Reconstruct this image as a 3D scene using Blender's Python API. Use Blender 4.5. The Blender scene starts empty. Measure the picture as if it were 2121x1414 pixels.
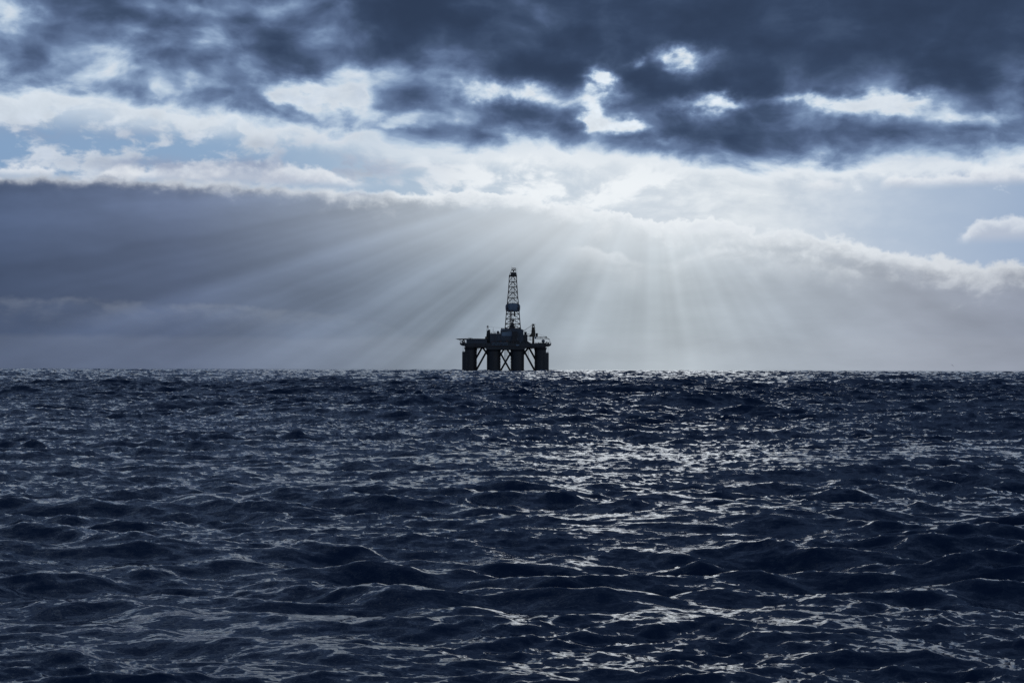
import bpy, bmesh, math, random
import numpy as np
from mathutils import Vector, Matrix

D2R = math.radians
scene = bpy.context.scene
COL = scene.collection

# ------------------------------------------------------------------ camera
EYE = 3.0                                   # metres above the mean sea
cam_data = bpy.data.cameras.new('camera')
cam_data.lens = 50.0
cam_data.sensor_width = 36.0
cam_data.clip_start = 0.1
cam_data.clip_end = 60000.0
cam = bpy.data.objects.new('camera', cam_data)
COL.objects.link(cam)
cam.location = (0.0, 0.0, EYE)
cam.rotation_euler = (Matrix.Rotation(D2R(90 + 1.07), 4, 'X') @ Matrix.Rotation(D2R(0.16), 4, 'Z')).to_euler()
scene.camera = cam

# ------------------------------------------------------------------ picture settings
scene.view_settings.view_transform = 'Standard'
scene.view_settings.look = 'None'
scene.view_settings.gamma = 1.0
scene.view_settings.use_curve_mapping = False
EXPOSURE = -4.7                             # the photographer exposed for the bright gap in the clouds
scene.view_settings.exposure = EXPOSURE
scene.cycles.use_denoising = False            # the denoiser would smear the finest ripples
scene.cycles.max_bounces = 5
scene.cycles.use_adaptive_sampling = False
scene.cycles.sample_clamp_indirect = 6.0

SUN_AZ, SUN_EL = 5.6, 8.8                  # degrees right of straight ahead (+Y), degrees up

# ------------------------------------------------------------------ node helpers
class S:
    """a float socket that can be used in arithmetic"""
    nt = None
    def __init__(s, sock): s.k = sock
    @staticmethod
    def m(op, *a, clamp=False):
        n = S.nt.nodes.new('ShaderNodeMath'); n.operation = op; n.use_clamp = clamp
        for i, v in enumerate(a):
            if isinstance(v, S): S.nt.links.new(v.k, n.inputs[i])
            else: n.inputs[i].default_value = float(v)
        return S(n.outputs[0])
    def __add__(s, o): return S.m('ADD', s, o)
    __radd__ = __add__
    def __sub__(s, o): return S.m('SUBTRACT', s, o)
    def __rsub__(s, o): return S.m('SUBTRACT', o, s)
    def __mul__(s, o): return S.m('MULTIPLY', s, o)
    __rmul__ = __mul__
    def __truediv__(s, o): return S.m('DIVIDE', s, o)
    def __neg__(s): return S.m('MULTIPLY', s, -1)

def vec(x, y, z=0.0):
    n = S.nt.nodes.new('ShaderNodeCombineXYZ')
    for i, v in enumerate((x, y, z)):
        if isinstance(v, S): S.nt.links.new(v.k, n.inputs[i])
        else: n.inputs[i].default_value = float(v)
    return n.outputs[0]

def noise(v, scale=1.0, detail=4.0, rough=0.5, lac=2.0, dims='3D', w=None, dist=0.0):
    n = S.nt.nodes.new('ShaderNodeTexNoise'); n.noise_dimensions = dims
    if dims == '1D': S.nt.links.new(w.k, n.inputs['W'])
    else: S.nt.links.new(v, n.inputs['Vector'])
    n.inputs['Scale'].default_value = scale; n.inputs['Detail'].default_value = detail
    n.inputs['Roughness'].default_value = rough; n.inputs['Lacunarity'].default_value = lac
    n.inputs['Distortion'].default_value = dist
    return S(n.outputs[0])

def smooth(x, a, b, lo=0.0, hi=1.0):
    n = S.nt.nodes.new('ShaderNodeMapRange'); n.interpolation_type = 'SMOOTHSTEP'
    S.nt.links.new(x.k, n.inputs[0])
    for i, v in enumerate((a, b, lo, hi)):
        if isinstance(v, S): S.nt.links.new(v.k, n.inputs[i + 1])
        else: n.inputs[i + 1].default_value = v
    return S(n.outputs[0])

def curve(x, x0, x1, pts, y0=0.0, y1=1.0):
    """piecewise curve through pts, x in x0..x1 and y in y0..y1"""
    n = S.nt.nodes.new('ShaderNodeFloatCurve')
    c = n.mapping.curves[0]
    P = [((px - x0) / (x1 - x0), (py - y0) / (y1 - y0)) for px, py in pts]
    c.points[0].location = P[0]; c.points[1].location = P[-1]
    for p in P[1:-1]: c.points.new(*p)
    n.mapping.update()
    t = (x - x0) / (x1 - x0)
    S.nt.links.new(t.k, n.inputs['Value'])
    return S(n.outputs[0]) * (y1 - y0) + y0

def srgb(r, g, b):
    f = lambda c: (c / 12.92 if c <= 0.04045 else ((c + 0.055) / 1.055) ** 2.4)
    return tuple(f(c / 255.0) for c in (r, g, b)) + (1.0,)

def ramp(x, stops, x0=0.0, x1=1.0):
    n = S.nt.nodes.new('ShaderNodeValToRGB'); r = n.color_ramp
    P = [((px - x0) / (x1 - x0), col) for px, col in stops]
    r.elements[0].position = P[0][0]; r.elements[0].color = P[0][1]
    r.elements[1].position = P[-1][0]; r.elements[1].color = P[-1][1]
    for p, col in P[1:-1]:
        e = r.elements.new(p); e.color = col
    t = (x - x0) / (x1 - x0)
    S.nt.links.new(t.k, n.inputs[0])
    return n.outputs[0]

def mix(f, a, b, mode='MIX'):
    n = S.nt.nodes.new('ShaderNodeMix'); n.data_type = 'RGBA'; n.blend_type = mode; n.clamp_factor = True
    if isinstance(f, S): S.nt.links.new(f.k, n.inputs['Factor'])
    else: n.inputs['Factor'].default_value = f
    for nm, v in (('A', a), ('B', b)):
        i = [q for q in n.inputs if q.name == nm and q.type == 'RGBA'][0]
        if isinstance(v, tuple): i.default_value = v
        else: S.nt.links.new(v, i)
    return [o for o in n.outputs if o.type == 'RGBA'][0]

def cscale(col, f):
    """colour times float"""
    n = S.nt.nodes.new('ShaderNodeVectorMath'); n.operation = 'SCALE'
    if isinstance(col, tuple): n.inputs[0].default_value = col[:3]
    else: S.nt.links.new(col, n.inputs[0])
    if isinstance(f, S): S.nt.links.new(f.k, n.inputs['Scale'])
    else: n.inputs['Scale'].default_value = f
    return n.outputs[0]

def cadd(a, b):
    n = S.nt.nodes.new('ShaderNodeVectorMath'); n.operation = 'ADD'
    S.nt.links.new(a, n.inputs[0]); S.nt.links.new(b, n.inputs[1])
    return n.outputs[0]

# ------------------------------------------------------------------ world: a broken cloud deck over a low bank, sun behind
SKY_STRENGTH = 0.10
world = bpy.data.worlds.new('World'); scene.world = world; world.use_nodes = True
nt = world.node_tree; nt.nodes.clear(); S.nt = nt
def build_sky():
    tc = nt.nodes.new('ShaderNodeTexCoord')
    sep = nt.nodes.new('ShaderNodeSeparateXYZ'); nt.links.new(tc.outputs['Generated'], sep.inputs[0])
    X, Y, Z = (S(sep.outputs[i]) for i in range(3))
    U = S.m('ARCTAN2', X, Y) * (180 / math.pi)            # bearing, degrees right of +Y
    V = S.m('ARCSINE', Z) * (180 / math.pi)               # height above the horizon, degrees
    V0 = S.m('MAXIMUM', V, 0.0)

    # clear air
    sky = nt.nodes.new('ShaderNodeTexSky'); sky.sky_type = 'NISHITA'; sky.sun_disc = False
    sky.sun_elevation = D2R(SUN_EL); sky.sun_rotation = D2R(SUN_AZ)
    sky.air_density = 1.0; sky.dust_density = 1.4; sky.ozone_density = 2.0; sky.altitude = 0
    K = 2.0 ** -EXPOSURE / SKY_STRENGTH
    du, dv = U - SUN_AZ, V - SUN_EL
    r2 = du * du + dv * dv
    r = S.m('SQRT', r2)
    glow = S.m('EXPONENT', -(du * du * 0.020 + dv * dv * 0.030))     # forward scattering in the thin cloud round the sun
    clear = mix(0.85, cscale(sky.outputs[0], 0.06 * 2.0 ** -EXPOSURE), cscale(ramp(du, [
        (-30, srgb(134, 167, 206)), (-17, srgb(148, 179, 213)), (-9, srgb(180, 202, 224)), (-2, srgb(208, 222, 236)),
        (4, srgb(212, 224, 236)), (9, srgb(186, 204, 226)), (15, srgb(160, 183, 214)), (30, srgb(125, 158, 202))], -40, 40), K))

    # shared noise fields; clouds are drawn out sideways this low over the horizon
    warpA = noise(vec(U, V * 1.9, 3.1), 0.16, 3, 0.5)
    warpB = noise(vec(U, V * 1.9, 9.7), 0.16, 3, 0.5)
    wobA = noise(vec(U, V * 1.4, 33.1), 0.75, 4, 0.55)
    wobB = noise(vec(U, V * 1.4, 41.7), 0.75, 4, 0.55)
    Uw = U + (warpA - 0.5) * 3.0
    Vw = V + (warpB - 0.5) * 1.6
    fine = noise(vec(Uw, Vw * 1.7, 0.4), 0.85, 7, 0.56)
    mid = noise(vec(Uw, Vw * 2.0, 5.4), 0.34, 7, 0.55)
    rimn = noise(vec(U, V * 1.25, 2.0), 1.1, 6, 0.55)
    rimb = noise(vec(U, V * 0.7, 7.0), 0.42, 3, 0.5)

    # ---- white broken cloud in the bright gap
    e1 = curve(U, -45, 45, [(-45, 7.0), (-32, 7.5), (-24, 7.3), (-19.8, 7.28), (-16, 7.36), (-12, 7.28), (-8, 7.22), (-6.0, 7.05), (-4.4, 7.0), (-3.0, 7.02),
                            (-1.6, 7.10), (0.4, 6.85), (2.7, 6.45), (4.4, 6.25), (7.0, 5.95), (8.5, 5.75), (10.5, 5.72), (12.2, 5.35), (13.6, 5.1),
                            (15, 4.75), (17, 4.22), (19.8, 4.22), (24, 4.9), (32, 6.2), (45, 5.6)], 0, 10)
    left = smooth(U, -6.0, 1.0, 1.0, 0.0)
    right = smooth(U, 6, 12)
    band = curve(V, 4, 14, [(4, 0.0), (5.4, .10), (6.6, 0.34), (7.4, 0.52), (8.2, 0.40), (8.9, .50), (9.6, 0.80), (10.5, 1.0), (14, 1.0)])
    den = (mid - 0.5) * 3.0 + (fine - 0.5) * 1.2 + band - 0.40 + left * 0.0 - right * smooth(V, 7.4, 8.2, 0.50, -0.05)
    puff = smooth(den, -0.05, 0.32)
    shade = smooth((mid - 0.5) * 1.6 + (warpA - 0.5) * 2.8 + (fine - .5) * 1.0, -0.05, 0.75)
    white = mix(shade, cscale(mix(left, srgb(226, 232, 238), srgb(206, 215, 226)), K), cscale(srgb(148, 163, 188), K))
    white = cscale(white, 0.98 + (fine - 0.5) * 0.55 + (rimn - 0.5) * 0.25)
    white = mix(smooth(r, 3.5, 13.0, 0.9, 0.0), white, cscale(srgb(240, 245, 249), K))
    col = mix(puff * 0.93, clear, white)
    veil = glow * smooth(mid + fine, 0.75, 1.25, 0.05, 0.85)             # thin bright cloud in front of the sun's place
    col = mix(veil, col, cscale(srgb(240, 245, 248), K))

    # ---- small far cumulus on the right, in two rows
    def cumulus(col, base, pts, fade, nz):
        cum = curve(U, -45, 45, pts, 0, 2)
        ctop = base + 0.2 + cum + (nz - 0.5) * 0.9 - bil * 0.6
        cm = smooth(ctop - V, -0.07, 0.22) * smooth(V, base - 0.15, base + 0.35) * smooth(cum, 0.02, 0.3)
        cc = mix(smooth(ctop - V, 0.12, 0.75), cscale(srgb(231, 235, 240), K), cscale(srgb(188, 195, 209), K))
        return mix(cm * fade, col, cc)
    bil = S.m('ABSOLUTE', noise(vec(U, V * 1.2, 15.0), 1.6, 4, 0.55) - 0.5)           # rounded heads
    col = cumulus(col, 7.0, [(-45, 0), (11, 0), (12.5, .25), (13.8, .05), (14.6, .1), (15.3, .38), (17, .30), (18.5, .5), (20, .35), (24, .1), (30, .4), (45, .1)], 0.80, rimn)
    col = cumulus(col, 4.85, [(-45, 0), (12, 0.0), (14.2, 0.0), (15.0, .12), (15.8, 0.0), (17.0, .0), (17.7, 0.40), (18.8, 0.85), (20, 0.85), (22, 0.5), (25, 0.8), (30, 1.2), (45, 0.4)], 0.68, rimn)
    col = cumulus(col, 7.15, [(-45, .8), (-30, .5), (-22, .6), (-19.8, .30), (-18.4, .34), (-17.3, .0), (-16.6, .05), (-15.4, .45), (-13, .62), (-10.5, .80), (-8.4, .70), (-6.8, .35), (-5.2, .05), (-4, 0), (45, 0)], 0.82, rimn)
    # grey undersides of the nearer puffs on the left
    bel = None
    for (hu, hv, su, sv, a) in [(-13.9, 7.85, 2.8, 0.26, 0.85), (-10.2, 7.9, 1.0, 0.36, 0.8), (-18.4, 8.9, 1.6, .3, .4), (-14.9, 9.0, 1.2, .3, .45), (-3.5, 8.0, 1.6, .2, .3), (-6.2, 8.35, 1.2, .2, .3)]:
        du_, dv_ = (U + (wobA - 0.5) * 2.2 - hu) * (1 / su), (V + (wobB - 0.5) * 0.9 - hv) * (1 / sv)
        g = S.m('EXPONENT', -(du_ * du_ + dv_ * dv_)) * a
        bel = g if bel is None else bel + g
    col = mix(bel * smooth(fine, 0.22, 0.52), col, cscale(srgb(146, 160, 186), K))
    # pale fringe hanging under the edge of the deck
    e4 = curve(U, -45, 45, [(-45, 8.0), (-30, 9.0), (-19.8, 10.5), (-17, 10.25), (-14, 9.9), (-11, 9.75), (-8.5, 9.5), (-6.5, 9.2), (-4.5, 8.8), (-2.5, 8.62), (-0.5, 8.72), (1.5, 8.7), (3.2, 8.5),
                            (5.5, 8.32), (7.4, 8.2), (9.0, 7.98), (11.5, 8.0), (14, 8.02), (17, 8.0), (19.8, 8.15), (25, 8.6), (32, 7.6), (45, 8.4)], 0, 15)
    fr = (V - e4 + 0.25 + (fine - 0.5) * 1.1 + (mid - 0.5) * 0.8) * smooth(U, 5, 12, 2.1, 3.4)
    col = mix(S.m('EXPONENT', -(fr * fr)) * smooth(U, -6, 2, 0.5, 0.72), col, cscale(srgb(232, 238, 243), K))

    # ---- low bank: smooth grey cloud from the horizon up to a puffy lit rim
    d1 = e1 - V + ((rimn - 0.5) * 0.80 + (rimb - 0.5) * smooth(U, 2, 9, 0.8, 1.7) - bil * 0.9 + 0.08) * smooth(U, -7, -2, 0.55, 1.0)
    bank = smooth(d1, smooth(U, -8, -1, -0.08, -0.03) - right * 0.06, smooth(U, -8, -1, 0.26, 0.09) + right * 0.14)
    body = ramp(U, [(-40, srgb(66, 80, 108)), (-20, srgb(73, 87, 114)), (-13, srgb(90, 103, 129)), (-7, srgb(115, 128, 148)), (-2, srgb(143, 156, 170)),
                    (3, srgb(172, 183, 192)), (6.5, srgb(182, 192, 199)), (11, srgb(172, 182, 193)), (16, srgb(161, 169, 183)), (21, srgb(148, 156, 173)), (40, srgb(112, 122, 142))], -45, 45)
    # light dies off below the sunlit top, and the air pales again next to the horizon
    lift = curve(V0, 0, 8, [(0, 0.95), (0.9, 0.95), (1.2, 0.94), (2.2, 0.94), (3.4, 0.95), (4.6, 1.02), (5.6, 1.10), (6.6, 1.18), (8, 1.2)], 0, 2)
    # light shafts fan out from the sun through the gaps in the deck
    ang = S.m('ARCTAN2', du, -dv)
    sh1 = noise(None, 5.2, 2, 0.50, dims='1D', w=ang + (rimb - 0.5) * 0.03 + 3.3)
    sh2 = noise(None, 17.0, 2, 0.5, dims='1D', w=ang + (rimb - 0.5) * 0.02 + 1.7)
    shaft = (sh1 - 0.5) * 1.05 + (sh2 - 0.5) * smooth(U, -3, 3, 0.36, 0.12)
    reach = smooth(d1, 0.0, 0.7) * smooth(r, 20.0, 40.0, 1.0, 0.2) * smooth(V0, -0.4, 2.4, 0.35, 1.0)
    soft = noise(vec(U, V * 3.2, 1.0), 0.22, 4, 0.5)
    e2 = curve(U, -45, 45, [(-45, 2), (-20, 2.65), (-14, 2.55), (-9, 2.25), (-6, 2.05), (-3, 1.2), (0, 3.9), (2.4, 5.0), (4, 4.72), (6.0, 4.15), (7.0, 4.55), (9, 4.75), (11, 4.65), (13.4, 3.9), (17, 3.2), (22, 3.0), (45, 3.2)], 0, 10)
    under2 = smooth(e2 - V + (rimn - 0.5) * 0.5, 0.0, 0.35) * smooth(U, -9, -3, 0.10, 0.0)
    lum = lift * (1.0 + under2) * (1.0 + shaft * reach * (0.34 + smooth(U, -7, 3, 0.85, 0.0))) * (1.0 + (soft - 0.5) * 0.50 + (fine - 0.5) * 0.55 * S.m('EXPONENT', -S.m('MAXIMUM', d1, 0.0) * 0.9))
    # the lowest air is paler and flatter: farther cloud seen under the bank
    low = smooth(V + (rimb - 0.5) * 0.30 + (rimn - .5) * .12, 1.05, 1.35, 1.0, 0.0)
    body = mix(low * smooth(U, -12, 0, 0.16, 0.30), body, mix(0.5, body, srgb(166, 171, 180)))
    bcol = cscale(body, lum * K)
    thin = S.m('EXPONENT', -(du * du * 0.010 + (V - 6.2) * (V - 6.2) * 0.28))         # thinner cloud under the sun lets more light through
    bcol = mix(thin * 0.62, bcol, cscale(srgb(228, 234, 239), K))
    # lit rim
    rimstr = curve(U, -45, 45, [(-45, .4), (-20, 0.62), (-14, 0.60), (-9, 0.68), (-6, 0.85), (-1, 0.95), (5, 0.9), (10, 0.85), (14, .75), (18, 0.66), (30, .5), (45, .4)], 0, 1)
    rimw = curve(U, -45, 45, [(-45, .3), (-24, .3), (-19.8, 0.24), (-14, 0.26), (-9, 0.30), (-6.5, 0.34), (-3, 0.36), (2, 0.40), (10, 0.55), (20, 0.65), (45, .6)], 0, 2)
    rd = S.m('MAXIMUM', d1 - 0.04, 0.0) * S.m('MAXIMUM', 1.0 - (fine - 0.5) * 2.4 - (rimn - 0.5) * 1.4, 0.6) / rimw
    rim = S.m('EXPONENT', -(rd * rd) * 0.9) * rimstr
    bd = (d1 / rimw - 0.55) * 3.2
    belly = S.m('EXPONENT', -(bd * bd)) * smooth(mid + (warpA - .5) * 1.2, 0.45, 0.72) * smooth(U, -6, 2, 0.75, 0.25)
    rimc = mix(belly, cscale(srgb(236, 241, 245), K), cscale(srgb(152, 165, 189), K))
    bcol = mix(rim, bcol, rimc)
    # second crest inside the bank on the right, and a faint one low on the left
    e2s = curve(U, -45, 45, [(-45, .05), (-20, .07), (-12, .06), (-8, .05), (-5, 0.02), (-3, 0), (1, 0), (2.6, .25), (4.5, 0.50), (5.6, .1), (6.6, .30), (10, 0.50), (12, .40), (13.6, .2), (15, .02), (18, 0), (45, .1)], 0, 1)
    d2 = e2 - V + (rimn - 0.5) * 0.55 + (rimb - .5) * .5
    crest = smooth(d2, -0.10, 0.14) * S.m('EXPONENT', -S.m('MAXIMUM', d2, 0.0) * 1.9) * e2s * smooth(fine + mid * 0.6, 0.62, 0.95, 0.25, 1.5)
    bcol = mix(crest, bcol, cscale(srgb(228, 234, 239), K))
    col = mix(bank, col, bcol)

    # ---- upper deck: heavy broken stratocumulus, dark below, torn open here and there
    dkn = noise(vec(Uw, Vw * 1.9, 12.0), 0.20, 5, 0.50)
    dkf = noise(vec(Uw, Vw * 1.7, 21.0), 0.46, 5, 0.46)
    over = V + (fine - 0.5) * 0.9 + (mid - .5) * 1.5 + (dkf - 0.5) * 1.6 - e4
    # openings: (bearing, height, half width, half height, strength)
    holes = [(6.95, 12.22, 1.15, 0.50, 1.25), (3.6, 11.62, 0.62, 0.52, 1.6), (5.05, 12.15, 0.40, 0.24, 0.7), (3.3, 9.95, 0.60, 0.70, 1.1), (4.5, 9.66, 1.2, 0.32, 1.0),
             (-0.9, 11.05, 2.1, 0.50, 1.0), (1.6, 10.8, 1.3, .5, .75), (-8.8, 10.85, 1.7, 0.60, 0.95), (-6.8, 10.55, 1.5, .4, .7), (8.0, 10.45, 1.6, 0.34, 1.05),
             (11.4, 10.6, 1.4, 0.30, 0.85), (13.2, 10.3, 1.5, 0.40, .75), (15.5, 10.25, 2.0, 0.50, 0.9), (17.9, 9.5, 1.9, 0.38, 0.66), (-15.6, 12.9, 1.4, 0.4, 0.42), (-13.3, 13.9, 2.2, 0.55, 0.45),
             (-19.6, 13.1, 1.6, 1.0, 0.72), (-9.6, 13.95, 1.8, .45, .42), (-6.2, 11.5, 2.4, .55, .50), (3.9, 10.8, 1.1, .45, .70), (-12.0, 11.4, 1.8, .5, .36), (20.2, 8.5, 0.9, .3, .5),
             (-5.0, 9.75, 1.3, .35, .55), (-3.4, 10.1, 1.6, .4, .5), (6.6, 8.85, .8, .3, .55), (-17.2, 11.9, 1.2, .6, .2), (-7.4, 9.75, .8, .4, .5)]
    Uh = U + (wobA - 0.5) * 2.0
    Vh = V + (wobB - 0.5) * 1.2
    H = None
    for (hu, hv, su, sv, a) in holes:
        du_, dv_ = (Uh - hu) * (1 / su), (Vh - hv) * (1 / sv)
        g = S.m('EXPONENT', -(du_ * du_ + dv_ * dv_)) * a
        H = g if H is None else H + g
    heavy = smooth(U, -15, 3, -0.16, 0.28) + smooth(V, 16, 24) * smooth(U, -15, 5, 0.10, -0.14) + curve(V, 0, 60, [(0, 0.0), (9.5, 0.0), (14, 0.34), (17, 0.28), (23, 0.08), (40, 0.06), (60, 0.10)], -0.5, 0.5)  # unseen deck above the frame is thinned to brighten and vary the sea's reflections
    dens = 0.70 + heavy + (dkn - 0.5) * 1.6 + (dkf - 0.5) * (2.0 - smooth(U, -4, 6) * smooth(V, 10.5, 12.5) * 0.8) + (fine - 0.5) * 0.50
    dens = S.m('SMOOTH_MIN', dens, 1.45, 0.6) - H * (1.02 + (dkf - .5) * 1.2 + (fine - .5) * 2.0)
    under = 0.06 + over * 0.85
    dens = S.m('SMOOTH_MIN', dens, under, 0.25)
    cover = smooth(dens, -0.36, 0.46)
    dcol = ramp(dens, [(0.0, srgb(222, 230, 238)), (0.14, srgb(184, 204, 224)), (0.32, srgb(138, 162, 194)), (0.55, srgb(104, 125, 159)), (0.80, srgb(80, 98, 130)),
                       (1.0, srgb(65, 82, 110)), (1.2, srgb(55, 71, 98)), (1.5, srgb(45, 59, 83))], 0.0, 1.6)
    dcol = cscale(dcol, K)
    hot = S.m('EXPONENT', r2 * -0.05)
    back = mix(smooth(V, 8.8, 9.8), col, mix(0.55, cscale(col, 0.86 + (rimn - 0.5) * 0.7), cscale(srgb(214, 226, 238), K)))
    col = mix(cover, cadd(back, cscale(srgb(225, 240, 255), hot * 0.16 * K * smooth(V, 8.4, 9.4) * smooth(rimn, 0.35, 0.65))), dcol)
    # below the horizon: what the deep sea sends back
    col = mix(smooth(V, -0.35, -0.05), cscale(srgb(30, 42, 62), K), col)
    bg = nt.nodes.new('ShaderNodeBackground'); bg.inputs['Strength'].default_value = SKY_STRENGTH
    nt.links.new(col, bg.inputs['Color'])
    out = nt.nodes.new('ShaderNodeOutputWorld'); nt.links.new(bg.outputs[0], out.inputs['Surface'])
build_sky()
world.cycles.sampling_method = 'MANUAL'
world.cycles.sample_map_resolution = 1024

# ------------------------------------------------------------------ sun, veiled by the deck
sun_data = bpy.data.lights.new('sun', 'SUN')
sun_data.energy = 0.5
sun_data.angle = D2R(10)
sun_data.color = (0.94, 0.975, 1.0)           # daylight through cloud, camera balanced cool
sun = bpy.data.objects.new('sun', sun_data); COL.objects.link(sun)
to_sun = Vector((math.sin(D2R(SUN_AZ)) * math.cos(D2R(SUN_EL)), math.cos(D2R(SUN_AZ)) * math.cos(D2R(SUN_EL)), math.sin(D2R(SUN_EL))))
sun.rotation_euler = to_sun.to_track_quat('Z', 'Y').to_euler()
sun.location = to_sun * 400

# ------------------------------------------------------------------ materials
def new_mat(name):
    m = bpy.data.materials.new(name); m.use_nodes = True
    S.nt = m.node_tree
    return m, m.node_tree.nodes['Principled BSDF']

def paint(name, rgb, rough=0.55, wear=0.35, metallic=0.0):
    """weathered marine paint: blotches, streaks of rust, uneven gloss"""
    m, b = new_mat(name)
    n = m.node_tree
    tc = n.nodes.new('ShaderNodeTexCoord')
    mp = n.nodes.new('ShaderNodeMapping'); n.links.new(tc.outputs['Object'], mp.inputs[0]); mp.inputs['Scale'].default_value = (1, 1, 0.25)
    a = noise(mp.outputs[0], 0.35, 5, 0.6)
    c = noise(tc.outputs['Object'], 0.12, 3, 0.5)
    base = mix(smooth(c, 0.3, 0.7), tuple(v * 0.75 for v in rgb) + (1,), tuple(rgb) + (1,))
    base = mix(smooth(a, 0.58, 0.72) * wear, base, (0.075, 0.032, 0.016, 1))
    n.links.new(base, b.inputs['Base Color'])
    n.links.new((rough + (a - 0.5) * 0.3).k, b.inputs['Roughness'])
    b.inputs['Metallic'].default_value = metallic
    return m

M = {
    'hull': paint('hull_paint', (0.021, 0.023, 0.028)),
    'deck': paint('deck_paint', (0.031, 0.037, 0.044)),
    'module': paint('module_paint', (0.045, 0.062, 0.085), wear=0.25),
    'panel': paint('panel_paint', (0.17, 0.24, 0.31), wear=0.12),
    'steel': paint('steel_paint', (0.066, 0.044, 0.042)),
    'wall': paint('wind_wall_paint', (0.14, 0.19, 0.25), wear=0.1),
    'dome': paint('radome_paint', (0.13, 0.15, 0.18), wear=0.05),
    'crane': paint('crane_paint', (0.060, 0.048, 0.030)),
    'boat': paint('boat_paint', (0.16, 0.055, 0.02), wear=0.1),
}
def lamp_mat():
    m, b = new_mat('lamp_glow')
    b.inputs['Base Color'].default_value = (0.8, 0.7, 0.4, 1)
    b.inputs['Emission Color'].default_value = (1.0, 0.78, 0.35, 1)
    b.inputs['Emission Strength'].default_value = 2.5
    return m
M['lamp'] = lamp_mat()

def water_mat():
    m, b = new_mat('sea_water'); n = m.node_tree
    b.inputs['Base Color'].default_value = (0.0030, 0.0145, 0.0400, 1)
    b.inputs['Specular Tint'].default_value = (0.86, 0.94, 1.0, 1)
    b.inputs['IOR'].default_value = 1.225
    geo = n.nodes.new('ShaderNodeNewGeometry')
    P = geo.outputs['Position']
    def mapped(rz, sx, sy):
        mp = n.nodes.new('ShaderNodeMapping'); n.links.new(P, mp.inputs[0])
        mp.inputs['Rotation'].default_value = (0, 0, D2R(rz)); mp.inputs['Scale'].default_value = (sx, sy, 0.0)
        return mp.outputs[0]
    gust = noise(mapped(8, 0.5, 1.0), 0.035, 3, 0.55)
    # ripples too small for the mesh: their slope tilts the normal
    def slopes(v, scale, detail, rough):
        t = n.nodes.new('ShaderNodeTexNoise'); n.links.new(v, t.inputs['Vector'])
        t.inputs['Scale'].default_value = scale; t.inputs['Detail'].default_value = detail; t.inputs['Roughness'].default_value = rough
        q = n.nodes.new('ShaderNodeSeparateColor'); n.links.new(t.outputs['Color'], q.inputs[0])
        return S(q.outputs[0]) - 0.5, S(q.outputs[1]) - 0.5
    ax, ay = slopes(mapped(9, 0.30, 1.0), 3.6, 4, 0.65)
    cx, cy = slopes(mapped(-19, 0.5, 1.0), 9.0, 3, 0.65)
    g = smooth(gust, 0.3, 0.7, 0.7, 1.25)
    sx = (ax * 0.28 + cx * 0.45) * g
    sy = (ay * 0.62 + cy * 0.70) * g
    add = n.nodes.new('ShaderNodeVectorMath'); add.operation = 'ADD'
    n.links.new(geo.outputs['Normal'], add.inputs[0]); n.links.new(vec(sx, sy, 0.0), add.inputs[1])
    nrm = n.nodes.new('ShaderNodeVectorMath'); nrm.operation = 'NORMALIZE'; n.links.new(add.outputs[0], nrm.inputs[0])
    n.links.new(nrm.outputs[0], b.inputs['Normal'])
    b.inputs['Roughness'].default_value = 0.06
    return m
M['water'] = water_mat()

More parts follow.
